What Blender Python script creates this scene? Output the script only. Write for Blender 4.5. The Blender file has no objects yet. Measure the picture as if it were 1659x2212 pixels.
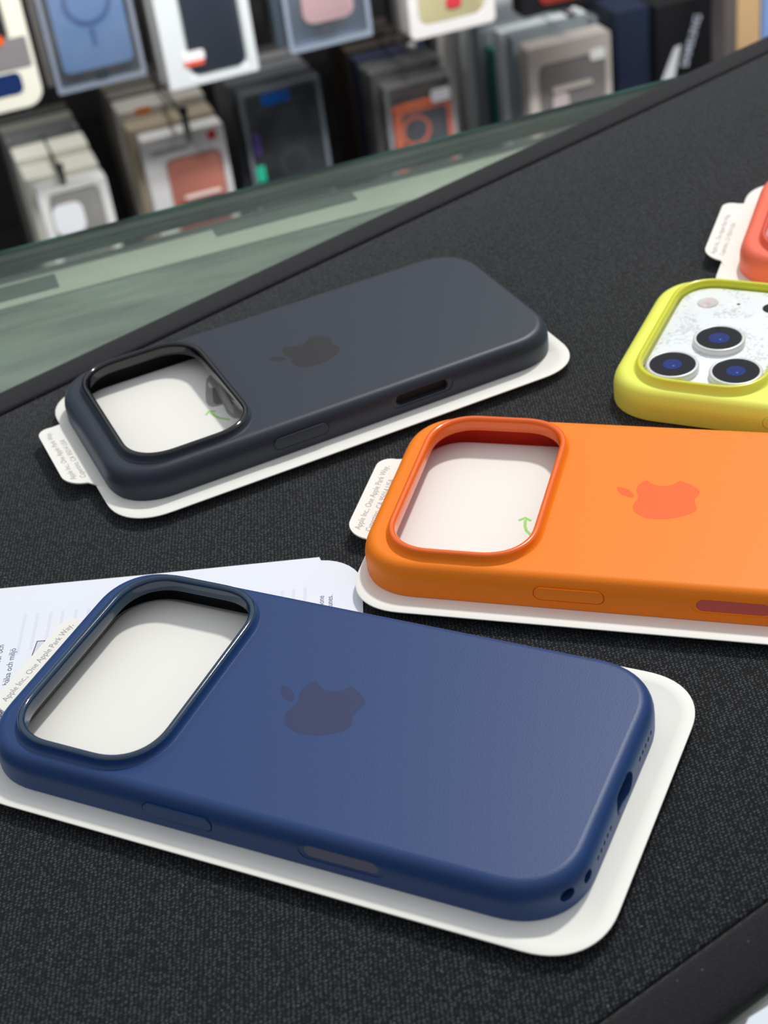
import bpy, bmesh, math, random
from mathutils import Vector, Matrix

# ------------------------------------------------------------------ camera
MM = 0.001                      # everything below is laid out in millimetres
SC = bpy.context.scene
COL = SC.collection
random.seed(7)

cam_data = bpy.data.cameras.new('camera')
cam = bpy.data.objects.new('camera', cam_data)
COL.objects.link(cam)
PITCH, ROLL = math.radians(35.737), math.radians(-8.398)
fwd = Vector((0, math.cos(PITCH), -math.sin(PITCH)))
rgt0 = Vector((1, 0, 0))
up0 = rgt0.cross(fwd)
rgt = math.cos(ROLL) * rgt0 + math.sin(ROLL) * up0
upv = -math.sin(ROLL) * rgt0 + math.cos(ROLL) * up0
m = Matrix((rgt, upv, -fwd)).transposed().to_4x4()
m.translation = Vector((0, 0, 264.92 * MM))
cam.matrix_world = m
cam_data.sensor_fit = 'HORIZONTAL'
cam_data.sensor_width = 36.0
cam_data.lens = 3350.6 / 1659 * 36.0
cam_data.clip_start = 0.01
cam_data.clip_end = 50
cam_data.dof.use_dof = True
cam_data.dof.focus_distance = 0.405
cam_data.dof.aperture_fstop = 27
SC.camera = cam

# ------------------------------------------------------------------ exposure
SC.view_settings.view_transform = 'Standard'
SC.view_settings.look = 'None'
SC.view_settings.exposure = 0.0
SC.view_settings.gamma = 1.0
SC.view_settings.use_curve_mapping = False

# ------------------------------------------------------------------ light
world = bpy.data.worlds.new('shop_interior_light')
SC.world = world
world.use_nodes = True
wn, wl = world.node_tree.nodes, world.node_tree.links
wn.clear()
w_out = wn.new('ShaderNodeOutputWorld')
w_bg = wn.new('ShaderNodeBackground')
w_tc = wn.new('ShaderNodeTexCoord')
w_sep = wn.new('ShaderNodeSeparateXYZ')
w_ramp = wn.new('ShaderNodeValToRGB')
wl.new(w_tc.outputs['Generated'], w_sep.inputs[0])
w_map = wn.new('ShaderNodeMapRange')
w_map.inputs['From Min'].default_value = -1.0
w_map.inputs['From Max'].default_value = 1.0
wl.new(w_sep.outputs['Z'], w_map.inputs['Value'])
wl.new(w_map.outputs[0], w_ramp.inputs[0])
cr = w_ramp.color_ramp
cr.elements[0].position = 0.47; cr.elements[0].color = (0.04, 0.04, 0.045, 1)
cr.elements[1].position = 0.78; cr.elements[1].color = (0.78, 0.81, 0.86, 1)
e = cr.elements.new(0.60); e.color = (0.26, 0.27, 0.29, 1)
w_side = wn.new('ShaderNodeMapRange')          # the shop is dimmer behind the photographer
w_side.inputs['From Min'].default_value = -0.75
w_side.inputs['From Max'].default_value = 0.15
w_side.inputs['To Min'].default_value = 0.68
w_side.inputs['To Max'].default_value = 1.0
wl.new(w_sep.outputs['Y'], w_side.inputs['Value'])
w_mul = wn.new('ShaderNodeVectorMath'); w_mul.operation = 'SCALE'
wl.new(w_ramp.outputs[0], w_mul.inputs[0]); wl.new(w_side.outputs[0], w_mul.inputs['Scale'])
wl.new(w_mul.outputs[0], w_bg.inputs['Color'])
w_bg.inputs['Strength'].default_value = 0.88
wl.new(w_bg.outputs[0], w_out.inputs['Surface'])


def area(name, loc, target, size, power, color=(1, 1, 1), size_y=None):
    d = bpy.data.lights.new(name, 'AREA')
    d.shape = 'RECTANGLE'
    d.size = size
    d.size_y = size_y or size
    d.energy = power
    d.color = color
    o = bpy.data.objects.new(name, d)
    COL.objects.link(o)
    o.location = loc
    o.rotation_euler = (Vector(target) - Vector(loc)).to_track_quat('-Z', 'Y').to_euler()
    return o


# ceiling panel beyond the counter: gives the short crisp shadows towards the viewer
area('ceiling_panel_light', (0.86, 1.66, 2.02), (0, 0.36, 0), 0.17, 40, (1.0, 0.98, 0.94))
# long fill lamp added out of view to brighten the package wall it faces
area('package_wall_fill', (0.22, 0.87, 0.62), (0.22 - 0.2571, 0.87 + 0.9664, 0.62), 1.7, 47, (0.99, 0.99, 1.0), 0.12)


# ------------------------------------------------------------------ helpers
def S2L(c):
    return tuple(((x / 255) / 12.92 if x / 255 <= 0.04045 else ((x / 255 + 0.055) / 1.055) ** 2.4) for x in c)


MATS = {}


def mat(name, rgb, rough=0.5, metallic=0.0, spec=0.5, coat=0.0, bump=0.0, bscale=900.0,
        mottle=0.0, mscale=60.0, sheen=0.0, stint=(1, 1, 1), emit=None):
    """plain surface with a fine procedural grain"""
    if name in MATS:
        return MATS[name]
    m_ = bpy.data.materials.new(name)
    m_.use_nodes = True
    n, l = m_.node_tree.nodes, m_.node_tree.links
    b = n['Principled BSDF']
    col = S2L(rgb) + (1,)
    b.inputs['Base Color'].default_value = col
    b.inputs['Roughness'].default_value = rough
    b.inputs['Metallic'].default_value = metallic
    b.inputs['Specular IOR Level'].default_value = spec
    b.inputs['Coat Weight'].default_value = coat
    b.inputs['Coat Roughness'].default_value = 0.08
    if sheen:
        b.inputs['Sheen Weight'].default_value = sheen
        b.inputs['Sheen Roughness'].default_value = 0.45
        b.inputs['Sheen Tint'].default_value = stint + (1,)
    tc = n.new('ShaderNodeTexCoord')
    if mottle:
        nz = n.new('ShaderNodeTexNoise')
        nz.inputs['Scale'].default_value = mscale
        nz.inputs['Detail'].default_value = 4
        l.new(tc.outputs['Object'], nz.inputs['Vector'])
        mx = n.new('ShaderNodeMix'); mx.data_type = 'RGBA'
        mx.inputs['A'].default_value = tuple(c * (1 - mottle) for c in col[:3]) + (1,)
        mx.inputs['B'].default_value = tuple(min(1, c * (1 + mottle)) for c in col[:3]) + (1,)
        l.new(nz.outputs['Fac'], mx.inputs['Factor'])
        l.new(mx.outputs['Result'], b.inputs['Base Color'])
    if bump:
        nb = n.new('ShaderNodeTexNoise')
        nb.inputs['Scale'].default_value = bscale
        nb.inputs['Detail'].default_value = 2
        l.new(tc.outputs['Object'], nb.inputs['Vector'])
        bp = n.new('ShaderNodeBump')
        bp.inputs['Strength'].default_value = bump
        bp.inputs['Distance'].default_value = 0.0002
        l.new(nb.outputs['Fac'], bp.inputs['Height'])
        l.new(bp.outputs[0], b.inputs['Normal'])
    if emit:
        b.inputs['Emission Color'].default_value = S2L(emit) + (1,)
        b.inputs['Emission Strength'].default_value = 1
    MATS[name] = m_
    return m_


def clear_mat(name, tint, gloss=0.12, rough=0.08, haze=0.0, haze_col=(200, 210, 210)):
    """thin clear sheet: tinted see-through plus a Fresnel reflection and an optional milky haze"""
    if name in MATS:
        return MATS[name]
    m_ = bpy.data.materials.new(name)
    m_.use_nodes = True
    n, l = m_.node_tree.nodes, m_.node_tree.links
    n.clear()
    out = n.new('ShaderNodeOutputMaterial')
    tr = n.new('ShaderNodeBsdfTransparent'); tr.inputs['Color'].default_value = S2L(tint) + (1,)
    gl = n.new('ShaderNodeBsdfGlossy'); gl.inputs['Roughness'].default_value = rough
    df = n.new('ShaderNodeBsdfDiffuse'); df.inputs['Color'].default_value = S2L(haze_col) + (1,)
    lw = n.new('ShaderNodeLayerWeight'); lw.inputs['Blend'].default_value = 0.5      # Schlick, the same from both sides
    pw = n.new('ShaderNodeMath'); pw.operation = 'POWER'; pw.inputs[1].default_value = 5.0
    l.new(lw.outputs['Facing'], pw.inputs[0])
    fr = n.new('ShaderNodeMath'); fr.operation = 'MULTIPLY_ADD'; fr.inputs[1].default_value = 0.96; fr.inputs[2].default_value = 0.04
    l.new(pw.outputs[0], fr.inputs[0])
    nz = n.new('ShaderNodeTexNoise'); nz.inputs['Scale'].default_value = 25
    tc = n.new('ShaderNodeTexCoord')
    l.new(tc.outputs['Object'], nz.inputs['Vector'])
    hz = n.new('ShaderNodeMath'); hz.operation = 'MULTIPLY'; hz.inputs[1].default_value = haze * 2
    l.new(nz.outputs['Fac'], hz.inputs[0])
    m1 = n.new('ShaderNodeMixShader')
    l.new(hz.outputs[0], m1.inputs[0]); l.new(tr.outputs[0], m1.inputs[1]); l.new(df.outputs[0], m1.inputs[2])
    m2 = n.new('ShaderNodeMixShader')
    l.new(fr.outputs[0], m2.inputs[0]); l.new(m1.outputs[0], m2.inputs[1]); l.new(gl.outputs[0], m2.inputs[2])
    l.new(m2.outputs[0], out.inputs['Surface'])
    MATS[name] = m_
    return m_


def tag(o, label=None, cat=None, group=None, kind=None):
    if label: o['label'] = label
    if cat: o['category'] = cat
    if group: o['group'] = group
    if kind: o['kind'] = kind
    return o


def empty(name, loc=(0, 0, 0), rz=0.0):
    o = bpy.data.objects.new(name, None)
    o.empty_display_size = 0.01
    COL.objects.link(o)
    o.location = [c * MM for c in loc]
    o.rotation_euler = (0, 0, math.radians(rz))
    return o


def finish(bm, name, material, parent=None, smooth=35, loc=None, rz=0.0, recalc=True):
    """bm is in millimetres"""
    if recalc:
        bmesh.ops.recalc_face_normals(bm, faces=bm.faces[:])
    bmesh.ops.scale(bm, vec=(MM, MM, MM), verts=bm.verts[:])
    me = bpy.data.meshes.new(name)
    if smooth:
        for f in bm.faces:
            f.smooth = True
        ang = math.radians(smooth)
        for ed in bm.edges:
            if len(ed.link_faces) == 2:
                try:
                    if ed.calc_face_angle() > ang:
                        ed.smooth = False
                except ValueError:
                    pass
    bm.to_mesh(me)
    bm.free()
    me.materials.append(material)
    o = bpy.data.objects.new(name, me)
    COL.objects.link(o)
    if loc is not None:
        o.location = [c * MM for c in loc]
        o.rotation_euler = (0, 0, math.radians(rz))
    if parent is not None:
        o.parent = parent
    return o


def rrect(u0, u1, v0, v1, r, n=14, ex=2.25):
    """rounded rectangle outline, counter-clockwise, slightly squircular corners"""
    pts = []
    for (cx, cy, a0) in ((u1 - r, v1 - r, 0), (u0 + r, v1 - r, 90), (u0 + r, v0 + r, 180), (u1 - r, v0 + r, 270)):
        for k in range(n + 1):
            a = math.radians(a0 + 90 * k / n)
            c, s = math.cos(a), math.sin(a)
            cc = math.copysign(abs(c) ** (2 / ex), c)
            ss = math.copysign(abs(s) ** (2 / ex), s)
            pts.append((cx + r * cc, cy + r * ss))
    return pts


def inset_rr(base, d, n=14, ex=2.25):
    u0, u1, v0, v1, r = base
    return rrect(u0 + d, u1 - d, v0 + d, v1 - d, max(r - d, 0.05), n, ex)


def ring(bm, pts, z):
    return [bm.verts.new((p[0], p[1], z)) for p in pts]


def bridge(bm, a, b):
    n = len(a)
    for i in range(n):
        j = (i + 1) % n
        bm.faces.new((a[i], a[j], b[j], b[i]))


def fill_between(bm, a, b):
    """planar annulus between two closed rings"""
    es = set()
    for rg in (a, b):
        for i in range(len(rg)):
            ed = bm.edges.get((rg[i], rg[(i + 1) % len(rg)]))
            if ed is None:
                ed = bm.edges.new((rg[i], rg[(i + 1) % len(rg)]))
            es.add(ed)
    bmesh.ops.triangle_fill(bm, use_beauty=True, use_dissolve=False, edges=list(es))


def box_bm(x0, x1, y0, y1, z0, z1, bev=0.0, bm=None, seg=2):
    own = bm is None
    b = bmesh.new()
    vs = [b.verts.new((x, y, z)) for z in (z0, z1) for y in (y0, y1) for x in (x0, x1)]
    for f in ((0, 1, 3, 2), (4, 6, 7, 5), (0, 4, 5, 1), (2, 3, 7, 6), (0, 2, 6, 4), (1, 5, 7, 3)):
        b.faces.new([vs[i] for i in f])
    bmesh.ops.recalc_face_normals(b, faces=b.faces[:])
    if bev:
        bmesh.ops.bevel(b, geom=b.edges[:], offset=bev, segments=seg, affect='EDGES', profile=0.6)
    if own:
        return b
    merge(bm, b)
    return bm


def merge(dst, src, mtx=None):
    me = bpy.data.meshes.new('tmp')
    if mtx is not None:
        bmesh.ops.transform(src, matrix=mtx, verts=src.verts[:])
    src.to_mesh(me); src.free()
    dst.from_mesh(me)
    bpy.data.meshes.remove(me)


def prism(pts, z0, z1, bev=0.0):
    b = bmesh.new()
    lo = ring(b, pts, z0); hi = ring(b, pts, z1)
    bridge(b, lo, hi)
    b.faces.new(list(reversed(lo)))
    top = b.faces.new(hi)
    if bev:
        bmesh.ops.bevel(b, geom=list(top.edges), offset=bev, segments=2, affect='EDGES', profile=0.5)
    return b


def lathe(profile, n=48):
    """closed surface of revolution about z; profile = [(r,z)...]"""
    b = bmesh.new()
    rs = []
    for r, z in profile:
        if r < 1e-6:
            rs.append([b.verts.new((0, 0, z))])
        else:
            rs.append([b.verts.new((r * math.cos(2 * math.pi * k / n), r * math.sin(2 * math.pi * k / n), z)) for k in range(n)])
    for a, c in zip(rs, rs[1:]):
        for k in range(n):
            j = (k + 1) % n
            if len(a) == 1 and len(c) == 1:
                continue
            if len(a) == 1:
                b.faces.new((a[0], c[j], c[k]))
            elif len(c) == 1:
                b.faces.new((a[k], a[j], c[0]))
            else:
                b.faces.new((a[k], a[j], c[j], c[k]))
    return b


def tube(path, r, n=10, caps=True):
    b = bmesh.new()
    P = [Vector(p) for p in path]
    prev = None
    rings = []
    for i, p in enumerate(P):
        t = (P[min(i + 1, len(P) - 1)] - P[max(i - 1, 0)]).normalized()
        ref = Vector((0, 0, 1)) if abs(t.z) < 0.9 else Vector((1, 0, 0))
        a = t.cross(ref).normalized(); c = t.cross(a).normalized()
        rr = r[i] if isinstance(r, (list, tuple)) else r
        rings.append([b.verts.new(p + rr * (math.cos(2 * math.pi * k / n) * a + math.sin(2 * math.pi * k / n) * c)) for k in range(n)])
    for a, c in zip(rings, rings[1:]):
        bridge(b, a, c)
    if caps:
        b.faces.new(rings[0]); b.faces.new(list(reversed(rings[-1])))
    return b


def capsule(cx, cy, lx, ly, n=12):
    r = min(lx, ly) / 2
    return rrect(cx - lx / 2, cx + lx / 2, cy - ly / 2, cy + ly / 2, r * 0.999, n, 2.0)


def boolean_cut(o, cutters):
    """cut closed cutter meshes (mm bmeshes in o's local space) out of object o"""
    for cb in cutters:
        bmesh.ops.recalc_face_normals(cb, faces=cb.faces[:])
        bmesh.ops.scale(cb, vec=(MM, MM, MM), verts=cb.verts[:])
        me = bpy.data.meshes.new('cutter'); cb.to_mesh(me); cb.free()
        c = bpy.data.objects.new('cutter', me); COL.objects.link(c)
        c.matrix_world = o.matrix_world
        md = o.modifiers.new('cut', 'BOOLEAN'); md.object = c; md.operation = 'DIFFERENCE'; md.solver = 'EXACT'
        bpy.context.view_layer.update()
        dg = bpy.context.evaluated_depsgraph_get()
        new = bpy.data.meshes.new_from_object(o.evaluated_get(dg))
        o.modifiers.clear()
        old = o.data; o.data = new; bpy.data.meshes.remove(old)
        bpy.data.objects.remove(c); bpy.data.meshes.remove(me)
    me = o.data
    b = bmesh.new(); b.from_mesh(me)
    bmesh.ops.remove_doubles(b, verts=b.verts[:], dist=1e-7)
    for f in b.faces: f.smooth = True
    for ed in b.edges:
        ed.smooth = True
        if len(ed.link_faces) == 2:
            try:
                ed.smooth = ed.calc_face_angle() < math.radians(33)
            except ValueError:
                pass
    b.to_mesh(me); b.free()


def text_bm(s, size, bold=0.0):
    """lettering as a thin mesh, origin at the left end of the baseline (mm)"""
    cu = bpy.data.curves.new('txt', 'FONT')
    cu.body = s; cu.size = size; cu.offset = bold
    cu.resolution_u = 3
    cu.extrude = 0.01
    ob = bpy.data.objects.new('txt', cu); COL.objects.link(ob)
    bpy.context.view_layer.update()
    dg = bpy.context.evaluated_depsgraph_get()
    me = bpy.data.meshes.new_from_object(ob.evaluated_get(dg))
    b = bmesh.new(); b.from_mesh(me)
    bpy.data.objects.remove(ob); bpy.data.curves.remove(cu); bpy.data.meshes.remove(me)
    return b


def put(b, x, y, z, rz):
    bmesh.ops.transform(b, matrix=Matrix.Translation((x, y, z)) @ Matrix.Rotation(math.radians(rz), 4, 'Z'), verts=b.verts[:])
    return b


# ------------------------------------------------------------------ setting: floor, back wall
A_W = 14.9                                   # heading of the counter edge and the package wall
ca, sa = math.cos(math.radians(A_W)), math.sin(math.radians(A_W))


def wall_xy(s, D):
    """s along the wall, D out towards it (mm) -> world x, y"""
    return s * ca - D * sa, s * sa + D * ca


def mat_slat():
    m_ = mat('slatwall_black', (22, 22, 24), 0.6)
    n, l = m_.node_tree.nodes, m_.node_tree.links
    tc = n.new('ShaderNodeTexCoord'); wv = n.new('ShaderNodeTexWave')
    wv.bands_direction = 'Z'; wv.inputs['Scale'].default_value = 3.2
    l.new(tc.outputs['Object'], wv.inputs['Vector'])
    rp = n.new('ShaderNodeValToRGB')
    rp.color_ramp.elements[0].position = 0.02; rp.color_ramp.elements[0].color = (0.001, 0.001, 0.001, 1)
    rp.color_ramp.elements[1].position = 0.06; rp.color_ramp.elements[1].color = (0.006, 0.006, 0.007, 1)
    l.new(wv.outputs['Fac'], rp.inputs[0]); l.new(rp.outputs[0], n['Principled BSDF'].inputs['Base Color'])
    return m_


x0, y0 = wall_xy(-900, 1790)
b = box_bm(0, 2700, 0, 60, -1000, 700)
o = finish(b, 'wall_back', mat_slat(), None, 0, (x0, y0, 0), A_W)
tag(o, kind='structure')
b = box_bm(-2500, 2500, -1500, 3500, -1030, -1000)
o = finish(b, 'floor', mat('floor_vinyl', (70, 68, 66), 0.5, mottle=0.15, mscale=4), None, 0)
tag(o, kind='structure')


# ------------------------------------------------------------------ glass display counter
def line_at(p, q, d, t):
    """point at fraction t between p and q shifted d to the left normal"""
    P, Q = Vector(p), Vector(q)
    w_ = (Q - P); n_ = Vector((-w_.y, w_.x)).normalized()
    return P + w_ * t + n_ * d


counter = empty('glass_counter', (0, 400, -1000))
tag(counter, 'glass-topped display counter with a pale green polished edge running under the black mat', 'counter')
# counter frame: x along the far edge, y towards the wall (0 = far edge), z=0 mat top
CX, CY = -34.2, 622.4


def cpoint(x, y):
    return CX + x * ca - y * sa, CY + x * sa + y * ca


CNT = dict(loc=(CX, CY - 400, 1000), rz=A_W)


def cpart(b, name, material, smooth=0):
    return finish(b, name, material, counter, smooth, CNT['loc'], CNT['rz'])


def glass_green():
    m_ = bpy.data.materials.new('polished_glass_edge')
    m_.use_nodes = True
    n, l = m_.node_tree.nodes, m_.node_tree.links
    b_ = n['Principled BSDF']
    tc = n.new('ShaderNodeTexCoord'); mp = n.new('ShaderNodeMapping'); nz = n.new('ShaderNodeTexNoise')
    mp.inputs['Scale'].default_value = (9, 60, 260)
    nz.inputs['Scale'].default_value = 2.2; nz.inputs['Detail'].default_value = 5
    l.new(tc.outputs['Object'], mp.inputs[0]); l.new(mp.outputs[0], nz.inputs['Vector'])
    rp = n.new('ShaderNodeValToRGB')
    rp.color_ramp.elements[0].position = 0.42; rp.color_ramp.elements[0].color = S2L((8, 46, 42)) + (1,)
    rp.color_ramp.elements[1].position = 0.85; rp.color_ramp.elements[1].color = S2L((84, 140, 130)) + (1,)
    l.new(nz.outputs['Fac'], rp.inputs[0]); l.new(rp.outputs[0], b_.inputs['Base Color'])
    b_.inputs['Roughness'].default_value = 0.15
    return m_


def frosted():
    """cloudy, scuffed pale green shelf seen through the glass"""
    m_ = bpy.data.materials.new('scuffed_shelf')
    m_.use_nodes = True
    n, l = m_.node_tree.nodes, m_.node_tree.links
    b_ = n['Principled BSDF']
    tc = n.new('ShaderNodeTexCoord'); mp = n.new('ShaderNodeMapping')
    mp.inputs['Scale'].default_value = (5, 26, 6)
    nz = n.new('ShaderNodeTexNoise'); nz.inputs['Scale'].default_value = 3.0; nz.inputs['Detail'].default_value = 6
    nz.inputs['Distortion'].default_value = 0.6
    l.new(tc.outputs['Object'], mp.inputs[0]); l.new(mp.outputs[0], nz.inputs['Vector'])
    rp = n.new('ShaderNodeValToRGB')
    rp.color_ramp.elements[0].position = 0.3; rp.color_ramp.elements[0].color = S2L((108, 118, 108)) + (1,)
    rp.color_ramp.elements[1].position = 0.7; rp.color_ramp.elements[1].color = S2L((174, 184, 170)) + (1,)
    l.new(nz.outputs['Fac'], rp.inputs[0]); l.new(rp.outputs[0], b_.inputs['Base Color'])
    b_.inputs['Roughness'].default_value = 0.6
    return m_


glass_top_m = clear_mat('counter_glass', (250, 252, 250), rough=0.14, haze=0.03, haze_col=(190, 205, 195))
cpart(box_bm(-900, 900, -620, -0.2, -4.2, -3.2), 'glass_top', glass_top_m)
cpart(box_bm(-900, 900, -1.6, 0, -4.9, -3.2), 'glass_edge', glass_green())
cpart(box_bm(-900, 900, -1.3, -0.3, -7.4, -4.9), 'edge_gap', mat('edge_gap_green', (96, 112, 104), 0.35, mottle=0.2, mscale=30))
cpart(box_bm(-900, 900, -1.6, 0, -12.5, -7.4), 'glass_edge', glass_green())
cpart(box_bm(-900, 900, -620, -2, -14.1, -12.6), 'glass_sheet', clear_mat('lower_glass', (248, 251, 249), rough=0.05, haze=0.06))
cpart(box_bm(-900, 900, -7, -1.8, -24, -14.4, 0.4), 'frame_rail', mat('grey_rail', (140, 144, 136), 0.4, mottle=0.1, mscale=20))
cpart(box_bm(-900, 900, -28.5, -7, -22, -14.6, 0.5), 'pale_band', mat('pale_strip', (240, 242, 226), 0.5, mottle=0.15, mscale=18))  # pale mottled strip below the glass, along its far edge
cpart(box_bm(-900, 900, -620, -28.5, -26, -15.6, 0.5), 'shelf_board', frosted())
cpart(box_bm(-880, 880, -610, -60, -1000, -60), 'cabinet', mat('counter_cabinet', (60, 62, 62), 0.5))
cpart(box_bm(-880, 880, -60, -20, -1000, -26), 'back_rail', mat('counter_back_rail', (36, 44, 42), 0.5))
# dark tape pieces along the pale strip
tape_m = mat('dark_tape', (104, 116, 108), 0.5, mottle=0.1, mscale=40)
for (xa, xb, ya, yb) in ((-210, -92, -22.9, -10.0), (-23, 40, -15.0, -4.5)):
    cpart(box_bm(xa, xb, ya, yb, -14.6, -14.25), 'tape_strip', tape_m)


# ------------------------------------------------------------------ black fabric mat
def mat_weave(name, base, hi, sx=1.0, rot=34.0):
    m_ = bpy.data.materials.new(name)
    m_.use_nodes = True
    n, l = m_.node_tree.nodes, m_.node_tree.links
    b_ = n['Principled BSDF']
    tc = n.new('ShaderNodeTexCoord')
    mp = n.new('ShaderNodeMapping')
    mp.inputs['Rotation'].default_value = (0, 0, math.radians(-rot))
    mp.inputs['Scale'].default_value = (1000, 1000, 1000)          # to millimetres
    l.new(tc.outputs['Object'], mp.inputs[0])
    # small distortion so the loops are not perfectly regular
    nd = n.new('ShaderNodeTexNoise'); nd.inputs['Scale'].default_value = 0.9; nd.inputs['Detail'].default_value = 2
    l.new(mp.outputs[0], nd.inputs['Vector'])
    sc = n.new('ShaderNodeVectorMath'); sc.operation = 'SCALE'; sc.inputs['Scale'].default_value = 0.45
    l.new(nd.outputs['Color'], sc.inputs[0])
    ad = n.new('ShaderNodeVectorMath'); ad.operation = 'ADD'
    l.new(mp.outputs[0], ad.inputs[0]); l.new(sc.outputs[0], ad.inputs[1])
    sq = n.new('ShaderNodeMapping'); sq.inputs['Rotation'].default_value = (0, 0, math.radians(24))
    sq.inputs['Scale'].default_value = (0.92 * sx, 1.45 * sx, 0.0)
    l.new(ad.outputs[0], sq.inputs[0])
    vo = n.new('ShaderNodeTexVoronoi'); vo.inputs['Scale'].default_value = 1.0
    vo.inputs['Randomness'].default_value = 0.35
    l.new(sq.outputs[0], vo.inputs['Vector'])
    rp = n.new('ShaderNodeValToRGB')
    rp.color_ramp.elements[0].position = 0.10; rp.color_ramp.elements[0].color = S2L(hi) + (1,)
    rp.color_ramp.elements[1].position = 0.42; rp.color_ramp.elements[1].color = S2L(base) + (1,)
    l.new(vo.outputs['Distance'], rp.inputs[0])
    # sparse lint specks
    v2 = n.new('ShaderNodeTexVoronoi'); v2.inputs['Scale'].default_value = 0.28
    l.new(mp.outputs[0], v2.inputs['Vector'])
    lt = n.new('ShaderNodeMath'); lt.operation = 'LESS_THAN'; lt.inputs[1].default_value = 0.045
    l.new(v2.outputs['Distance'], lt.inputs[0])
    mx = n.new('ShaderNodeMix'); mx.data_type = 'RGBA'
    mx.inputs['B'].default_value = S2L((120, 124, 122)) + (1,)
    l.new(lt.outputs[0], mx.inputs['Factor']); l.new(rp.outputs[0], mx.inputs['A'])
    l.new(mx.outputs['Result'], b_.inputs['Base Color'])
    b_.inputs['Roughness'].default_value = 0.85
    b_.inputs['Specular IOR Level'].default_value = 0.15
    b_.inputs['Sheen Weight'].default_value = 0.16
    b_.inputs['Sheen Roughness'].default_value = 0.5
    bp = n.new('ShaderNodeBump'); bp.invert = True
    bp.inputs['Strength'].default_value = 0.75; bp.inputs['Distance'].default_value = 0.0003
    l.new(vo.outputs['Distance'], bp.inputs['Height'])
    l.new(bp.outputs[0], b_.inputs['Normal'])
    return m_


FARP, FARQ = (-125.7, 472.2), (209.6, 700.3)          # far outer edge of the mat
NEAP, NEAQ = (50.2, 183.6), (61.9, 190.3)             # near outer edge


def mat_rows(rows, name, material, parent):
    """rows: (edge, distance from that edge, z); swept along the mat"""
    b_ = bmesh.new()
    ts = [i / 24 for i in range(25)]
    grid = []
    for (edge, d, z) in rows:
        rr = []
        for t in ts:
            if edge == 'F':
                p = line_at(FARP, FARQ, -d, -1.0 + 3.4 * t)
            else:
                tt = (-1.0 + 3.4 * t) * 30 - 6
                p = line_at(NEAP, NEAQ, d, tt)
            # the edge sags very slightly, as cloth does
            wob = 0.5 * math.sin(t * 19.0) if d < 1 else 0.5 * math.sin(t * 19.0 + .3)
            rr.append(b_.verts.new((p.x, p.y + wob, z)))
        grid.append(rr)
    for a_, c_ in zip(grid, grid[1:]):
        for k in range(len(ts) - 1):
            b_.faces.new((a_[k], a_[k + 1], c_[k + 1], c_[k]))
    return finish(b_, name, material, parent, 50, (0, 0, 0))


mat_root = empty('display_mat', (0, 0, 0))
tag(mat_root, 'black woven fabric mat with stitched hems laid over the glass counter', 'mat')
weave = mat_weave('black_weave', (10, 12, 14), (78, 83, 87))
hem_m = mat_weave('black_hem', (26, 26, 29), (46, 46, 50), 1.9)
mat_rows([('F', 14.6, -3.1), ('F', 14.6, -0.3), ('F', 15.4, -0.02), ('F', 60, 0), ('N', 60, 0), ('N', 15.6, 0.0),
          ('N', 14.6, -0.3), ('N', 14.6, -3.1), ('F', 14.6, -3.1)], 'fabric', weave, mat_root)
mat_rows([('F', 13.5, -3.1), ('F', 13.5, -0.2), ('F', 13.0, 0.35), ('F', 12.2, 0.5), ('F', 2.0, 0.4), ('F', 0.6, 0.0), ('F', 0.0, -1.0),
          ('F', 0.0, -3.1), ('F', 13.5, -3.1)], 'hem', hem_m, mat_root)
mat_rows([('N', 13.9, -3.1), ('N', 13.9, -0.5), ('N', 13.0, 0.15), ('N', 12.0, 0.4), ('N', 3.0, 0.35), ('N', 1.0, -0.4), ('N', 0.2, -1.2),
          ('N', 0.2, -3.1), ('N', 13.9, -3.1)], 'hem', hem_m, mat_root)
# stitches of the near hem
stm = mat('stitch_thread', (70, 72, 74), 0.7)
sb = bmesh.new()
for k in range(60):
    p = line_at(NEAP, NEAQ, 13.3, -3.2 + k * 0.30)
    q = line_at(NEAP, NEAQ, 13.5, -3.2 + k * 0.30 + 0.17)
    merge(sb, tube([(p.x, p.y, 0.15), ((p.x + q.x) / 2, (p.y + q.y) / 2, 0.33), (q.x, q.y, 0.15)], 0.09, 6))
finish(sb, 'stitching', stm, mat_root, 60, (0, 0, 0))

# pale card at the near right corner, on the glass beyond the mat
b = prism([(56.6, 184.6), (61.8, 187.0), (90, 203), (112, 176), (70, 150), (44, 168)], -2.9, -2.4, 0.1)
o = finish(b, 'card', mat('bluish_card', (214, 222, 232), 0.5, mottle=0.12, mscale=120), None, 0, (0, 0, 0))
tag(o, 'pale bluish-white card on the glass just beyond the near right hem of the mat', 'card')

# ------------------------------------------------------------------ printed leaflet under the navy case
paper = empty('instruction_leaflet', (0, 0, 0))
tag(paper, 'white printed instruction leaflet lying on the mat under the navy case', 'leaflet')
pp = [(-230, 367.5), (-112.3, 358.2), (-71.8, 354.7), (-20.0, 350.8)]
for k in range(9):
    a = math.radians(80 - 80 * k / 8)
    pp.append((-22.3 + 13.2 * math.cos(a) + .4, 336.2 + 13.2 * math.sin(a)))
pp += [(-9.6, 322), (-9.9, 300), (-12, 262), (-52, 253), (-140, 300), (-250, 345)]
b = prism(pp, 0.05, 0.22)
finish(b, 'paper_sheet', mat('leaflet_paper', (236, 239, 247), 0.55), paper, 0, (0, 0, 0))
ink = mat('leaflet_ink', (84, 92, 122), 0.6)
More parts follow.
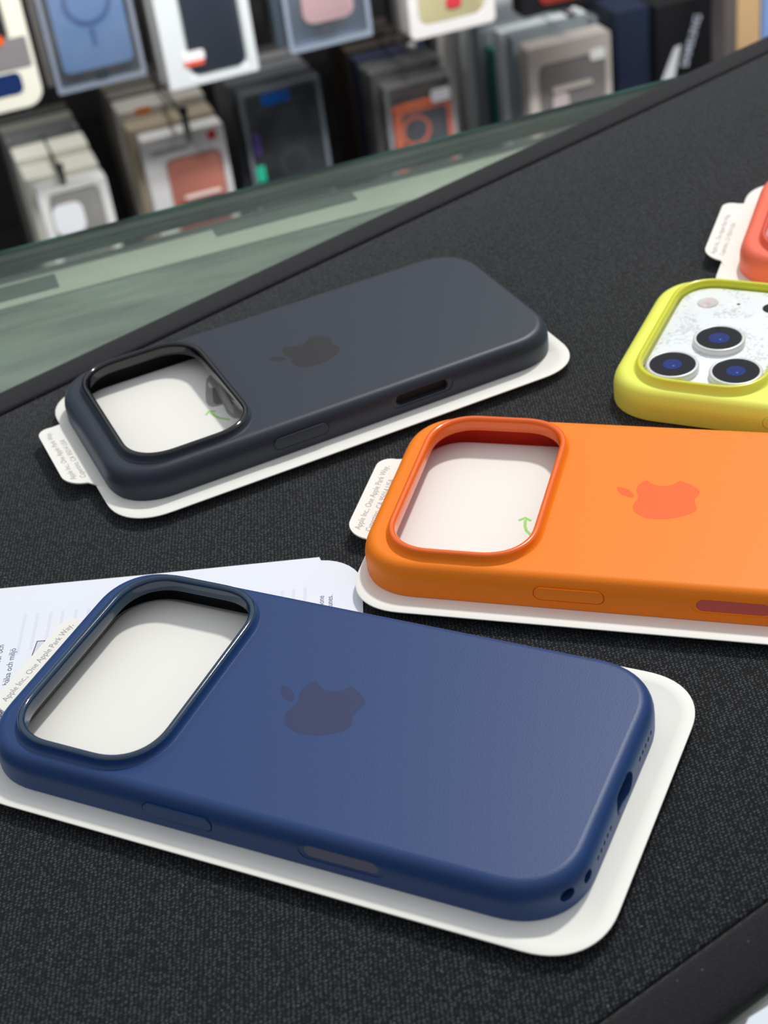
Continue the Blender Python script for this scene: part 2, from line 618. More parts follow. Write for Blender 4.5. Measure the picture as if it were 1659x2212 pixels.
# text runs away from the viewer: direction of (-106.8,311.8)->(-105.8,342.2)
tb = bmesh.new()
for (s, x, y, sz) in (('ert som skonar hälsa och miljö', -109.4, 299.0, 2.5), ('för att spara naturresurser och', -113.0, 301.0, 2.5),
                      ('i och med att produkten', -116.6, 312.0, 2.5), ('kasseras på rätt sätt bidrar du', -120.2, 300.0, 2.5)):
    merge(tb, put(text_bm(s, sz), x + 3.8, y, 0.24, 88))
finish(tb, 'printed_text', ink, paper, 0, (0, 0, 0))
tb = bmesh.new()
for (s, x, y) in (('on your iPhone', -20.6, 318.9), ('some functunes.', -18.3, 317.9)):
    merge(tb, put(text_bm(s, 2.3), x, y, 0.24, 86))
finish(tb, 'printed_text', ink, paper, 0, (0, 0, 0))
# faint print showing through from the other side
fb = bmesh.new()
for k in range(14):
    x = -104.0 + k * 3.6
    L_ = 14 + 10 * random.random()
    merge(fb, put(box_bm(0, L_, -0.45, 0.45, 0, 0.015), x, 344.5 - k * .3 - L_, 0.225, 88))
for k in range(5):
    merge(fb, put(box_bm(0, 9, -0.45, 0.45, 0, 0.015), -38 + k * 3.2, 329, 0.225, 86))
finish(fb, 'show_through', mat('faint_print', (225, 229, 238), 0.6), paper, 0, (0, 0, 0))
fr = [(-98.9, 331.7), (-80, 329.7), (-84, 305), (-102.5, 307)]
b = prism(fr, 0.225, 0.24)
finish(b, 'printed_figure', mat('figure_fill', (214, 217, 224), 0.6), paper, 0, (0, 0, 0))
gb = bmesh.new()
for p, q in zip(fr, fr[1:] + fr[:1]):
    merge(gb, tube([(p[0], p[1], 0.25), (q[0], q[1], 0.25)], 0.13, 4))
finish(gb, 'printed_outline', mat('figure_line', (60, 64, 78), 0.6), paper, 0, (0, 0, 0))

# ------------------------------------------------------------------ phone cases
CL, CW = 153.5, 75.5            # case length and width
CT, CC = 9.92, 12.4             # back height and camera rim height above the case's base
OPEN = (8.3, 47.2, 6.1, 69.5, 13.0)
CB = (0, CL, 0, CW, 17.5)

APPLE_BODY = [('M', 12.152, 6.896), ('c', -.948, 0, -2.415, -1.078, -3.96, -1.04), ('c', -2.04, .027, -3.91, 1.183, -4.961, 3.014),
              ('c', -2.117, 3.675, -.546, 9.103, 1.519, 12.09), ('c', 1.013, 1.454, 2.208, 3.09, 3.792, 3.039),
              ('c', 1.52, -.065, 2.09, -.987, 3.935, -.987), ('c', 1.831, 0, 2.35, .987, 3.96, .948),
              ('c', 1.637, -.026, 2.676, -1.48, 3.676, -2.948), ('c', 1.156, -1.688, 1.636, -3.325, 1.662, -3.415),
              ('c', -.039, -.013, -3.182, -1.221, -3.22, -4.857), ('c', -.026, -3.04, 2.48, -4.494, 2.597, -4.559),
              ('c', -1.429, -2.09, -3.623, -2.324, -4.39, -2.376), ('c', -2, -.156, -3.675, 1.09, -4.61, 1.09)]
APPLE_LEAF = [('M', 15.53, 3.83), ('c', .843, -1.012, 1.4, -2.427, 1.245, -3.83), ('c', -1.207, .052, -2.662, .805, -3.532, 1.818),
              ('c', -.78, .896, -1.454, 2.338, -1.273, 3.714), ('c', 1.338, .104, 2.715, -.688, 3.559, -1.701)]


def svg_path(cmds, n=8):
    pts = []
    x = y = 0
    for c in cmds:
        if c[0] == 'M':
            x, y = c[1], c[2]; pts.append((x, y))
        else:
            x1, y1, x2, y2, x3, y3 = [v + (x if i % 2 == 0 else y) for i, v in enumerate(c[1:])]
            for k in range(1, n + 1):
                t = k / n; s = 1 - t
                pts.append((s ** 3 * x + 3 * s * s * t * x1 + 3 * s * t * t * x2 + t ** 3 * x3,
                            s ** 3 * y + 3 * s * s * t * y1 + 3 * s * t * t * y2 + t ** 3 * y3))
            x, y = x3, y3
    if math.hypot(pts[0][0] - pts[-1][0], pts[0][1] - pts[-1][1]) < 1e-3:
        pts.pop()
    return pts


def case_profile_out():
    """(inset, z) from the bottom edge up the side and over the fillet"""
    pr = [(0.35, 0.0), (0.08, 0.25), (0.0, 0.7), (0.0, 2.5), (0.0, CT - 5.4)]
    r = 5.2
    for k in range(1, 9):
        a = math.radians(90 * k / 8)
        pr.append((3.4 * (1 - math.cos(a)), CT - r + r * math.sin(a) - 0.0))
    return pr


def silicone_case(name, pose, z0, M, label, port=False, side=True, slot='cut', logo=True):
    x, y, th = pose
    root = empty(name, (x, y, z0), th)
    tag(root, label, 'phone case', 'silicone phone cases on the mat')
    bpy.context.view_layer.update()
    # --- body: one closed shell with a cavity and the camera window
    b = bmesh.new()
    rings = [ring(b, inset_rr(CB, d), z) for d, z in case_profile_out()]
    for a_, c_ in zip(rings, rings[1:]):
        bridge(b, a_, c_)
    top = ring(b, inset_rr(CB, 3.55), CT)
    bridge(b, rings[-1], top)
    prof = [(-2.45, CT), (-2.4, CT + 0.02), (-2.15, CT + .18), (-1.85, CT + .6), (-1.62, CT + 1.2), (-1.45, CC - .42), (-1.2, CC - .3)]
    inner = [ring(b, inset_rr(OPEN, d), z) for d, z in prof]
    fill_between(b, top, inner[0])
    for a_, c_ in zip(inner, inner[1:]):
        bridge(b, a_, c_)
    lo = ring(b, inset_rr(OPEN, -1.2), CT - 1.5)
    bridge(b, inner[-1], lo)
    cav = ring(b, inset_rr(CB, 2.6), CT - 1.5)
    fill_between(b, lo, cav)
    cav2 = ring(b, inset_rr(CB, 1.9), CT - 3.0)
    bridge(b, cav, cav2)
    cav3 = ring(b, inset_rr(CB, 1.9), 0.9)
    bridge(b, cav2, cav3)
    cav4 = ring(b, inset_rr(CB, 1.2), 0.0)
    bridge(b, cav3, cav4)
    bridge(b, cav4, rings[0])
    body = finish(b, 'case_body', M['body'], root, 33)
    bpy.context.view_layer.update()
    cuts = []

    def cap_y(cx, cz, lx, lz, y0_, y1_):      # capsule prism across the near side wall
        c = prism(capsule(cx, cz, lx, lz), y0_, y1_)
        bmesh.ops.transform(c, matrix=Matrix.Rotation(math.radians(90), 4, 'X'), verts=c.verts[:])
        # prism z -> -y ; swap so that depth runs in +y
        bmesh.ops.transform(c, matrix=Matrix.Scale(-1, 4, (0, 1, 0)), verts=c.verts[:])
        return c

    def cap_x(cy, cz, ly, lz, x0_, x1_):
        c = prism(capsule(cy, cz, ly, lz), x0_, x1_)
        bmesh.ops.transform(c, matrix=Matrix(((0, 0, 1, 0), (1, 0, 0, 0), (0, 1, 0, 0), (0, 0, 0, 1))), verts=c.verts[:])
        return c
    PB = (59.2, 4.9, 18.8, 4.3)
    CS = (101.0, 5.1, 18.4, 3.6)
    if side:
        cuts.append(cap_y(PB[0], PB[1], PB[2], PB[3], -1, 0.45))
        if slot == 'inset':
            cuts.append(cap_y(CS[0], CS[1], CS[2] + 2.6, CS[3] + 1.2, -1, 0.16))
            cuts.append(cap_y(CS[0], CS[1], CS[2], CS[3], -1, 0.7))
        else:
            cuts.append(cap_y(CS[0], CS[1], CS[2] + 3.4, CS[3] + 1.5, -1, 0.22))
            cuts.append(cap_y(CS[0], CS[1], CS[2], CS[3], -1, 3.0))
    if port:
        cuts.append(cap_x(38.2, 4.6, 11.5, 5.6, CL - 3.2, CL + 1))
        for k in range(5):
            cuts.append(cap_x(18.9 + 2.2 * k, 4.3, 1.25, 1.25, CL - 1.4, CL + 1))
            cuts.append(cap_x(49.6 + 2.2 * k, 4.3, 1.25, 1.25, CL - 1.4, CL + 1))
        c = prism(capsule(0, 0, 3.3, 2.9), 0, 3.2)
        cuts.append(place_hole(c, 13.4, 4.6))
        c = prism(capsule(0, 0, 3.8, 3.1), 0, 3.2)
        cuts.append(place_hole(c, 6.9, 4.8))
    if cuts:
        boolean_cut(body, cuts)
    wnm = body.modifiers.new('even_shading', 'WEIGHTED_NORMAL'); wnm.keep_sharp = True; wnm.weight = 100
    # --- glossy camera rim
    b = bmesh.new()
    rp = [(-1.45, CC - 0.45), (-1.25, CC - .12), (-.85, CC + .06), (-.35, CC + .08), (0.0, CC - .1), (.35, CC - .6), (.5, CC - 1.3),
          (.5, CT - 1.2), (.3, CT - 1.75), (-1.0, CT - 1.75), (-1.15, CT - 1.5), (-1.19, CC - .45)]
    rr = [ring(b, inset_rr(OPEN, d), z) for d, z in rp]
    for a_, c_ in zip(rr, rr[1:] + rr[:1]):
        bridge(b, a_, c_)
    finish(b, 'camera_rim', M['rim'], root, 60)
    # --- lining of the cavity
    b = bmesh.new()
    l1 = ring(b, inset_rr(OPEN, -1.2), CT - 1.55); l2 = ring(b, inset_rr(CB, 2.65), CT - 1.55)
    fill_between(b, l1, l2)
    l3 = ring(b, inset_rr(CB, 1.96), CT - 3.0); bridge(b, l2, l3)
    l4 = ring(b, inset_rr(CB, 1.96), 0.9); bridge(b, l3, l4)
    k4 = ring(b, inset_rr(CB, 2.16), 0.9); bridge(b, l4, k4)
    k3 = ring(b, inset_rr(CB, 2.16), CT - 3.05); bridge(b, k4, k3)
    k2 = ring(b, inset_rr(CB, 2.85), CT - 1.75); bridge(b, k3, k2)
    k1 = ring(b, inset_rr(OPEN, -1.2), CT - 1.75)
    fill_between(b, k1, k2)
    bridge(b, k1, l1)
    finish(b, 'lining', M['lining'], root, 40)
    # --- logo, flush print
    if logo:
        for nm, cm in (('logo', APPLE_BODY), ('logo_leaf', APPLE_LEAF)):
            pts = [(79.7 + (py - 15) * .94, 37.75 + (px - 12) * .94) for px, py in svg_path(cm)]
            b = prism(pts, CT - 0.01, CT + 0.012)
            finish(b, nm, M['logo'], root, 0)
    if side:
        c = cap_y(PB[0], PB[1], PB[2] - .55, PB[3] - .55, -0.16, 0.5)
        o = finish(c, 'power_button', M['body'], root, 33)
        md = o.modifiers.new('soft', 'BEVEL'); md.width = 0.00025; md.segments = 3; md.limit_method = 'ANGLE'
        if slot == 'inset':
            c = cap_y(CS[0], CS[1], CS[2] - .1, CS[3] - .1, 0.26, 0.72)
            finish(c, 'camera_control_pad', M['slot'], root, 33)
    return root


def place_hole(c, v, z):
    """round a cutter prism onto the curved corner of the case near (u=L, v)"""
    pts = inset_rr(CB, 0)
    best = None
    n_ = len(pts)
    for i in range(n_):
        p, q = pts[i], pts[(i + 1) % n_]
        for k in range(6):
            t = k / 6
            s = (p[0] + (q[0] - p[0]) * t, p[1] + (q[1] - p[1]) * t)
            if s[0] > CL - 18:
                d = abs(s[1] - v)
                if best is None or d < best[0]:
                    best = (d, s, (q[0] - p[0], q[1] - p[1]))
    s, tg = best[1], Vector(best[2] + (0,)).normalized()
    nrm = Vector((tg.y, -tg.x, 0))
    R = Matrix((tg, Vector((0, 0, 1)), nrm)).transposed().to_4x4()
    R.translation = Vector((s[0], s[1], z)) - nrm * 2.4
    bmesh.ops.transform(c, matrix=R, verts=c.verts[:])
    return c


def case_mats(key, body, rim, lining, logo, slot, rimrough=0.12, rough=0.46, spec=0.5, sheen=0.14, stint=(0.8, 0.9, 1.0)):
    return dict(body=mat(key + '_silicone', body, rough, bump=0.15, bscale=2500, spec=spec, sheen=sheen, stint=stint),
                rim=mat(key + '_gloss_rim', rim, rimrough, coat=0.4),
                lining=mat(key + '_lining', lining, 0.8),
                logo=mat(key + '_logo', logo, 0.5, spec=0.35),
                slot=mat(key + '_slot', slot, 0.45))


Z0 = 2.44
NAVY, BLACK, ORANGE, YELLOW, CORAL = (-108.79, 280.52, -29.16), (-77.25, 383.41, 20.3), (-11.45, 329.93, -20.42), (70.83, 401.94, -29.04), (129.5, 466.9, -24.84)

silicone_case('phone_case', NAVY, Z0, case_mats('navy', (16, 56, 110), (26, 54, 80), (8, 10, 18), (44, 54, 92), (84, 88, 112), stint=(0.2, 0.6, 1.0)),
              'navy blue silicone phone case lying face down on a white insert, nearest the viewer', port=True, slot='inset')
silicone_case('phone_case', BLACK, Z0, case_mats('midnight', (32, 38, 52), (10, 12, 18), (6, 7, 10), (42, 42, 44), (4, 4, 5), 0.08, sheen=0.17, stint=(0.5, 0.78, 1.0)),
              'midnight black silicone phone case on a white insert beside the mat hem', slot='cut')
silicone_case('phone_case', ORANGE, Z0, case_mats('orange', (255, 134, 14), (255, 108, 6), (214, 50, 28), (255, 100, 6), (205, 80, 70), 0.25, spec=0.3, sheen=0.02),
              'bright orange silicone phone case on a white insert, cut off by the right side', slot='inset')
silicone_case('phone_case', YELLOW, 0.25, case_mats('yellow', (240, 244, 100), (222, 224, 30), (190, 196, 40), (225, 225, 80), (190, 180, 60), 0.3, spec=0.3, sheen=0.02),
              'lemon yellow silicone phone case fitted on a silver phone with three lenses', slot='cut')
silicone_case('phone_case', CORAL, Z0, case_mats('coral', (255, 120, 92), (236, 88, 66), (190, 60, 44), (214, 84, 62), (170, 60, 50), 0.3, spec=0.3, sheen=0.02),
              'coral red silicone phone case at the right, partly behind the yellow one', side=False)

# ------------------------------------------------------------------ moulded white inserts
tray_m = mat('moulded_white_card', (244, 242, 234), 0.55, bump=0.06, bscale=1500)
tray_ink = mat('tray_ink', (168, 163, 162), 0.6)
ADDR = ('Apple Inc., One Apple Park Way,', 'Cupertino, CA 95014 USA')


def insert_tray(pose, u0, u1, v0, v1, label, graphic=False, arrow=True, tab_rise=1.6, tabv=(20.5, 58.5), tabu=-10.2):
    x, y, th = pose
    root = empty('case_insert', (x, y, 0), th)
    tag(root, label, 'packaging insert', 'white inserts under the phone cases')
    B = (u0, u1, v0, v1, 16.0)
    PL = (3.4, CL - 3.4, 3.4, CW - 3.4, 14.0)
    b = bmesh.new()
    rows = [(B, 9.0, 0.02), (B, 7.4, 0.3), (B, 5.5, 1.5), (B, 0.4, 2.75), (B, 0.0, 2.95), (B, 0.05, 3.2), (B, 0.4, 3.32), (B, 2.9, 3.22), (B, 3.5, 3.1),
            (B, 5.6, 2.46), (PL, -1.2, 2.36), (PL, 0.2, 2.45), (PL, 0.8, 4.6), (PL, 1.4, 5.0), (PL, 2.0, 5.0)]
    rr = [ring(b, inset_rr(bb, d), z) for bb, d, z in rows]
    for a_, c_ in zip(rr, rr[1:]):
        bridge(b, a_, c_)
    b.faces.new(rr[-1]); b.faces.new(list(reversed(rr[0])))
    finish(b, 'tray', tray_m, root, 40)
    # address tab: grows from the short edge, lifts slightly away
    va, vb = tabv
    ns = 10
    b = bmesh.new()
    def tab_out():
        out = []
        for k in range(ns + 1):                       # near rounded corner
            a = math.radians(270 - 90 * k / ns)
            out.append((tabu + 6.5 + 6.5 * math.cos(a), va + 6.5 + 6.5 * math.sin(a)))
        for k in range(ns + 1):
            a = math.radians(180 - 90 * k / ns)
            out.append((tabu + 5.0 + 5.0 * math.cos(a), vb - 5.0 + 5.0 * math.sin(a)))
        out += [(u0 + 2.4, vb + 2.0), (u0 + 2.4, va - 5.0)]
        return out
    o2 = tab_out()
    def zt(u):
        return 3.30 + tab_rise * (u0 + 2.4 - u) / (u0 + 2.4 - tabu)
    lo = [b.verts.new((p[0], p[1], zt(p[0]) - .45)) for p in o2]
    hi = [b.verts.new((p[0], p[1], zt(p[0]))) for p in o2]
    bridge(b, lo, hi)
    f1 = b.faces.new(hi); f2 = b.faces.new(list(reversed(lo)))
    bmesh.ops.triangulate(b, faces=[f1, f2])
    tab = finish(b, 'address_tab', tray_m, root, 20)
    tb_ = bmesh.new()
    for k, s in enumerate(ADDR):
        c = put(text_bm(s, 2.55 if k == 0 else 2.5), tabu + 3.9 + 3.1 * k, va + 3.2 , 0, 90)
        bb = [v.co.y for v in c.verts]
        sc_ = (31.5 if k == 0 else 25.5) / (max(bb) - min(bb))
        for v in c.verts:
            v.co.y = va + 3.2 + (v.co.y - va - 3.2) * sc_
        for v in c.verts:
            v.co.z = zt(v.co.x) + 0.02 + (0.01 if v.co.z > 0 else 0)
        merge(tb_, c)
    finish(tb_, 'printed_text', tray_ink, tab, 0)
    if arrow:
        b = bmesh.new()
        path = [(44.6, 26.2), (43.6, 27.6), (42.2, 29.2), (41.4, 31.2), (40.95, 34.0)]
        w_ = 0.42
        L1, R1 = [], []
        for i, p in enumerate(path):
            a_ = Vector(path[max(i - 1, 0)]); c_ = Vector(path[min(i + 1, len(path) - 1)])
            t = (c_ - a_).normalized(); n_ = Vector((-t.y, t.x))
            L1.append((p[0] + n_.x * w_, p[1] + n_.y * w_)); R1.append((p[0] - n_.x * w_, p[1] - n_.y * w_))
        pts = L1 + R1[::-1]
        c = prism(pts, 5.0, 5.045); merge(b, c)
        for (p, q) in (((40.7, 35.0), (39.1, 33.6)), ((40.7, 35.0), (42.6, 33.8))):
            d = (Vector(q) - Vector(p)).normalized(); n_ = Vector((-d.y, d.x)) * w_
            c = prism([(p[0] + n_.x - d.x * .3, p[1] + n_.y - d.y * .3), (q[0] + n_.x, q[1] + n_.y), (q[0] - n_.x, q[1] - n_.y), (p[0] - n_.x - d.x * .3, p[1] - n_.y - d.y * .3)], 5.005, 5.03 + 0.006 * (q[0] > 41))
            merge(b, c)
        o = finish(b, 'printed_arrow', mat('arrow_green', (166, 222, 112), 0.6), root, 0)
        o['label'] = 'small green curved arrow print'
    if graphic:
        g1 = [(51.5, 57.5), (49.5, 57.0), (47.0, 54.9), (43.9, 47.2), (42.0, 41.5), (41.8, 38.9), (42.5, 37.0), (44.2, 36.3), (46.1, 36.2),
              (45.4, 31.0), (45.5, 28.5), (46.2, 26.0), (47.5, 25.0), (50.0, 26.0), (56, 30), (56, 57.5)]
        finish(prism(g1, 5.0, 5.015), 'printed_graphic', mat('graphic_grey', (166, 166, 160), 0.6), root, 0)
        g2 = [(47.6, 48.0), (46.7, 48.0), (45.6, 45), (43.9, 39.5), (44.1, 37.8), (44.8, 37.2), (46.3, 37.0)]
        finish(prism(g2, 5.02, 5.03), 'printed_graphic', mat('graphic_dark', (112, 112, 104), 0.6), root, 0)
        g3 = [(47.2, 53.0), (46.1, 50.9), (45.9, 48.8), (46.9, 48.2), (47.1, 50.0)]
        finish(prism(g3, 5.02, 5.03), 'printed_graphic', mat('graphic_white', (226, 226, 220), 0.6), root, 0)
        g4 = [(50.4, 47), (49.6, 44), (48.3, 37.5), (48.6, 34.2), (50.0, 34.8), (51.5, 38), (52.0, 46)]
        finish(prism(g4, 5.02, 5.03), 'printed_graphic', MATS['graphic_dark'], root, 0)
        g5 = [(49.4, 50), (48.3, 46), (47.2, 39.5), (46.5, 30), (47.2, 29.0), (48.4, 33.0), (49.1, 41), (50.4, 50)]
        finish(prism(g5, 5.035, 5.045), 'printed_graphic', mat('graphic_light', (196, 196, 190), 0.6), root, 0)
    return root


insert_tray(NAVY, -1.5, 161.0, -6.6, 82.0, 'white moulded insert with an address tab under the navy case', arrow=False, tab_rise=0.4, tabu=-11.0)
insert_tray(BLACK, -3.0, 155.8, -8.6, 79.5, 'white moulded insert with an address tab under the midnight black case', graphic=True, tab_rise=1.8, tabu=-11.4)
insert_tray(ORANGE, -0.9, 158.6, -7.4, 81.0, 'white moulded insert with an address tab under the orange case', tabu=-9.0, tab_rise=1.6, tabv=(22.0, 61.0))
insert_tray(CORAL, -6.2, 156.5, -10.5, 81.0, 'white moulded insert with an address tab under the coral case', arrow=False, tabu=-13.0, tabv=(15.0, 59.5))

# ------------------------------------------------------------------ silver phone in the yellow case
ph = empty('smartphone', (YELLOW[0], YELLOW[1], 0.25), YELLOW[2])
tag(ph, 'silver smartphone with three camera lenses inside the yellow case', 'smartphone')
silver = mat('silver_glass', (236, 240, 242), 0.45, mottle=0.02, mscale=300)
PB_ = (2.3, 151.2, 2.3, 73.2, 15.5)
b = bmesh.new()
rr = [ring(b, inset_rr(PB_, d), z) for d, z in ((1.2, 0.6), (0.3, 0.9), (0, 1.6), (0, 6.6), (0.25, 7.2), (.9, 7.7), (1.4, 7.75))]
for a_, c_ in zip(rr, rr[1:]): bridge(b, a_, c_)
b.faces.new(rr[-1]); b.faces.new(list(reversed(rr[0])))
finish(b, 'phone_body', silver, ph, 40)


def dusty_silver():
    m_ = mat('dusty_silver_plateau', (238, 242, 244), 0.35, metallic=0.0, coat=0.3)
    n, l = m_.node_tree.nodes, m_.node_tree.links
    tc = n.new('ShaderNodeTexCoord'); nz = n.new('ShaderNodeTexNoise')
    nz.inputs['Scale'].default_value = 900; nz.inputs['Detail'].default_value = 3
    l.new(tc.outputs['Object'], nz.inputs['Vector'])
    n2 = n.new('ShaderNodeTexNoise'); n2.inputs['Scale'].default_value = 90
    l.new(tc.outputs['Object'], n2.inputs['Vector'])
    mu = n.new('ShaderNodeMath'); mu.operation = 'MULTIPLY'
    l.new(nz.outputs['Fac'], mu.inputs[0]); l.new(n2.outputs['Fac'], mu.inputs[1])
    rp = n.new('ShaderNodeValToRGB')
    rp.color_ramp.elements[0].position = 0.27; rp.color_ramp.elements[0].color = S2L((242, 246, 248)) + (1,)
    rp.color_ramp.elements[1].position = 0.36; rp.color_ramp.elements[1].color = S2L((206, 212, 216)) + (1,)
    l.new(mu.outputs[0], rp.inputs[0]); l.new(rp.outputs[0], n['Principled BSDF'].inputs['Base Color'])
    return m_


PLT = (OPEN[0] + 1.0, OPEN[1] - 1.0, OPEN[2] + 1.0, OPEN[3] - 1.0, 12.2)
b = bmesh.new()
rr = [ring(b, inset_rr(PLT, d), z) for d, z in ((0, 7.5), (0, 9.6), (.3, 10.0), (.8, 10.15))]
for a_, c_ in zip(rr, rr[1:]): bridge(b, a_, c_)
b.faces.new(rr[-1]); b.faces.new(list(reversed(rr[0])))
plateau = finish(b, 'camera_plateau', dusty_silver(), ph, 50)
ring_m = mat('lens_ring_silver', (226, 226, 224), 0.3, metallic=0.15)
lens_glass = mat('lens_black_glass', (4, 6, 10), 0.06, spec=0.35)
lens_blue = mat('lens_blue_coating', (24, 46, 120), 0.12, spec=0.3)
glint_paint = mat('glint_paint', (40, 110, 220), 0.05, coat=1.0)
for k, (lu, lv) in enumerate(((18.7, 14.8), (28.5, 33.2), (38.2, 15.2))):
    loc = (lu, lv, 10.1)
    o = finish(lathe([(7.1, 0), (8.05, 0.0), (8.1, 0.3), (8.1, 1.7), (7.9, 2.1), (7.5, 2.2), (7.1, 2.15), (7.0, 2.0), (7.0, 0)], 64), 'lens', ring_m, ph, 50, loc)
    g = finish(lathe([(0, 2.0), (6.5, 2.0), (7.05, 1.98), (7.05, 0.2), (0, 0.2)], 64), 'lens_glass', lens_glass, o, 50)
    finish(lathe([(0, 2.03), (2.9 + .3 * (k == 1), 2.03), (2.9 + .3 * (k == 1), 2.0), (0, 2.0)], 40), 'lens_element', lens_blue, o, 50)
    finish(lathe([(0, 2.05), (0.35, 2.05), (0.35, 2.03), (0, 2.03)], 16), 'lens_glint', glint_paint, o, 50).location = (0.6 * MM, -0.9 * MM, 0)  # glint painted on as a tiny bright blue disc
o = finish(lathe([(0, .1), (2.9, .1), (3.3, .18), (3.45, .05), (3.45, -.1), (0, -.1)], 40), 'flash', mat('flash_lens', (214, 206, 204), 0.25, coat=1), ph, 50, (18.6, 57.6, 10.15))
finish(lathe([(0, .16), (0.9, .16), (0.9, .1), (0, .1)], 24), 'flash_emitter', mat('flash_core', (224, 190, 180), 0.3), o, 50)
finish(lathe([(0, .05), (.6, .05), (.6, -.1), (0, -.1)], 16), 'microphone_hole', mat('mic_black', (40, 50, 60), 0.6), ph, 50, (28.4, 58.7, 10.13))
finish(lathe([(0, .08), (3.2, .08), (3.3, -.1), (0, -.1)], 40), 'depth_sensor', lens_glass, ph, 50, (39.6, 58.2, 10.13))

# ------------------------------------------------------------------ hanging packages beyond the counter
CLR = clear_mat('clear_plastic', (236, 240, 242), rough=0.12, haze=0.10, haze_col=(206, 210, 214))
CLR2 = clear_mat('smoky_clear_plastic', (200, 206, 210), rough=0.15, haze=0.07, haze_col=(176, 182, 186))


def cm(rgb, rough=0.45):
    return mat('print_%d_%d_%d' % rgb, rgb, rough)


def package(s0, s1, z0_, z1_, D, depth, kind, look, label, cat='package', group=None, tilt=0.0):
    """one hanging phone-case package; look = dict of colours. x along wall, y away, z up"""
    xw, yw = wall_xy((s0 + s1) / 2, D)
    root = empty('case_package', (xw, yw, z0_), A_W + tilt)
    tag(root, label, cat, group)
    w_, h = s1 - s0, z1_ - z0_
    x0_, x1_ = -w_ / 2, w_ / 2
    if kind == 'carton':
        b = bmesh.new()
        r = look.get('r', 3)
        out = rrect(x0_, x1_, 0, h, r, 6, 2.0)
        ml, mr, mb, mt = look.get('margin', (9, 9, 9, 30))
        inn = rrect(x0_ + ml, x1_ - mr, mb, h - mt, look.get('wr', 8), 6, 2.0)
        # front frame ring, recessed window, sides, back  (built in x,z ; y is depth)
        def rg(pts, y): return [b.verts.new((p[0], y, p[1])) for p in pts]
        o1 = rg(inset_rr((x0_, x1_, 0, h, r), .8, 6, 2.0), 0); i1 = rg(inn, 0); i2 = rg(inn, 2.5)
        fill_between(b, o1, i1); bridge(b, i1, i2)
        b.faces.new(i2)
        o15 = rg(out, .8); bridge(b, o1, o15)
        o2 = rg(out, depth); bridge(b, o15, o2); b.faces.new(o2)
        finish(b, 'carton', cm(look['box']), root, 40)
        b = prism(rrect(x0_ + ml + 2, x1_ - mr - 2, mb + 2, h - mt - 2, 8, 6, 2.0), 0, 2.0, .8)
        bmesh.ops.transform(b, matrix=Matrix.Rotation(math.radians(90), 4, 'X'), verts=b.verts[:])
        bmesh.ops.translate(b, vec=(0, 2.45, 0), verts=b.verts[:])
        finish(b, 'packed_case', cm(look['case'], 0.4), root, 40)
    elif kind == 'clear':
        b = box_bm(x0_, x1_, 0, depth, 0, h, 1.2)
        finish(b, 'plastic_box', look.get('plastic', CLR), root, 40)
        b = bmesh.new()                       # printed tray lining back and sides
        box_bm(x0_ + 3, x1_ - 3, depth - 3, depth - 1.5, 3, h - 3, 0, b)
        box_bm(x0_ + 1.5, x0_ + 3.5, 3, depth - 1.5, 3, h - 3, 0, b)
        box_bm(x1_ - 3.5, x1_ - 1.5, 3, depth - 1.5, 3, h - 3, 0, b)
        box_bm(x0_ + 3, x1_ - 3, 3, depth - 1.5, 1.5, 3.5, 0, b)
        finish(b, 'backing_card', cm(look['box']), root, 0)
        if 'frame' in look:
            b = bmesh.new()
            fo = rrect(x0_ + .6, x1_ - .6, .6, h - .6, 2.5, 6, 2.0); fi = rrect(x0_ + 4.6, x1_ - 4.6, 5.0, h - 4.6, 4, 6, 2.0)
            fr_ = [[b.verts.new((p[0], yy, p[1])) for p in q_] for q_, yy in ((fo, 1.4), (fi, 1.4), (fi, 3.0), (fo, 3.0))]
            for a_, c_ in zip(fr_, fr_[1:] + fr_[:1]): bridge(b, a_, c_)
            finish(b, 'front_frame', cm(look['frame']), root, 40)
        ml, mr, mb, mt = look.get('margin', (10, 10, 14, 20))
        cc = prism(rrect(x0_ + ml, x1_ - mr, mb, h - mt, look.get('wr', 10), 6, 2.0), 0, 9, 1.5)
        bmesh.ops.transform(cc, matrix=Matrix.Rotation(math.radians(90), 4, 'X'), verts=cc.verts[:])
        bmesh.ops.translate(cc, vec=(0, 13, 0), verts=cc.verts[:])
        finish(cc, 'packed_case', cm(look['case'], 0.35), root, 40)
    elif kind == 'plain':
        finish(box_bm(x0_, x1_, 0, depth, 0, h, 1.0), 'carton', cm(look['box'], look.get('rough', 0.4)), root, 40)
    return root, w_, h


def face_piece(root, name, x0_, x1_, z0_, z1_, y, rgb, r=2.0, thick=0.8, rough=0.4):
    c = prism(rrect(x0_, x1_, z0_, z1_, min(r, (x1_ - x0_) / 2.01, (z1_ - z0_) / 2.01), 6, 2.0), 0, thick)
    bmesh.ops.transform(c, matrix=Matrix.Rotation(math.radians(90), 4, 'X'), verts=c.verts[:])
    bmesh.ops.translate(c, vec=(0, y, 0), verts=c.verts[:])
    return finish(c, name, cm(rgb, rough), root, 40)


def ring_piece(root, name, cx, cz, r1, r2, y, rgb):
    c = lathe([(r1, 0), (r2, 0), (r2, .8), (r1, .8), (r1, 0)], 40)
    bmesh.ops.transform(c, matrix=Matrix.Rotation(math.radians(90), 4, 'X'), verts=c.verts[:])
    bmesh.ops.translate(c, vec=(cx, y, cz), verts=c.verts[:])
    return finish(c, name, cm(rgb), root, 40)


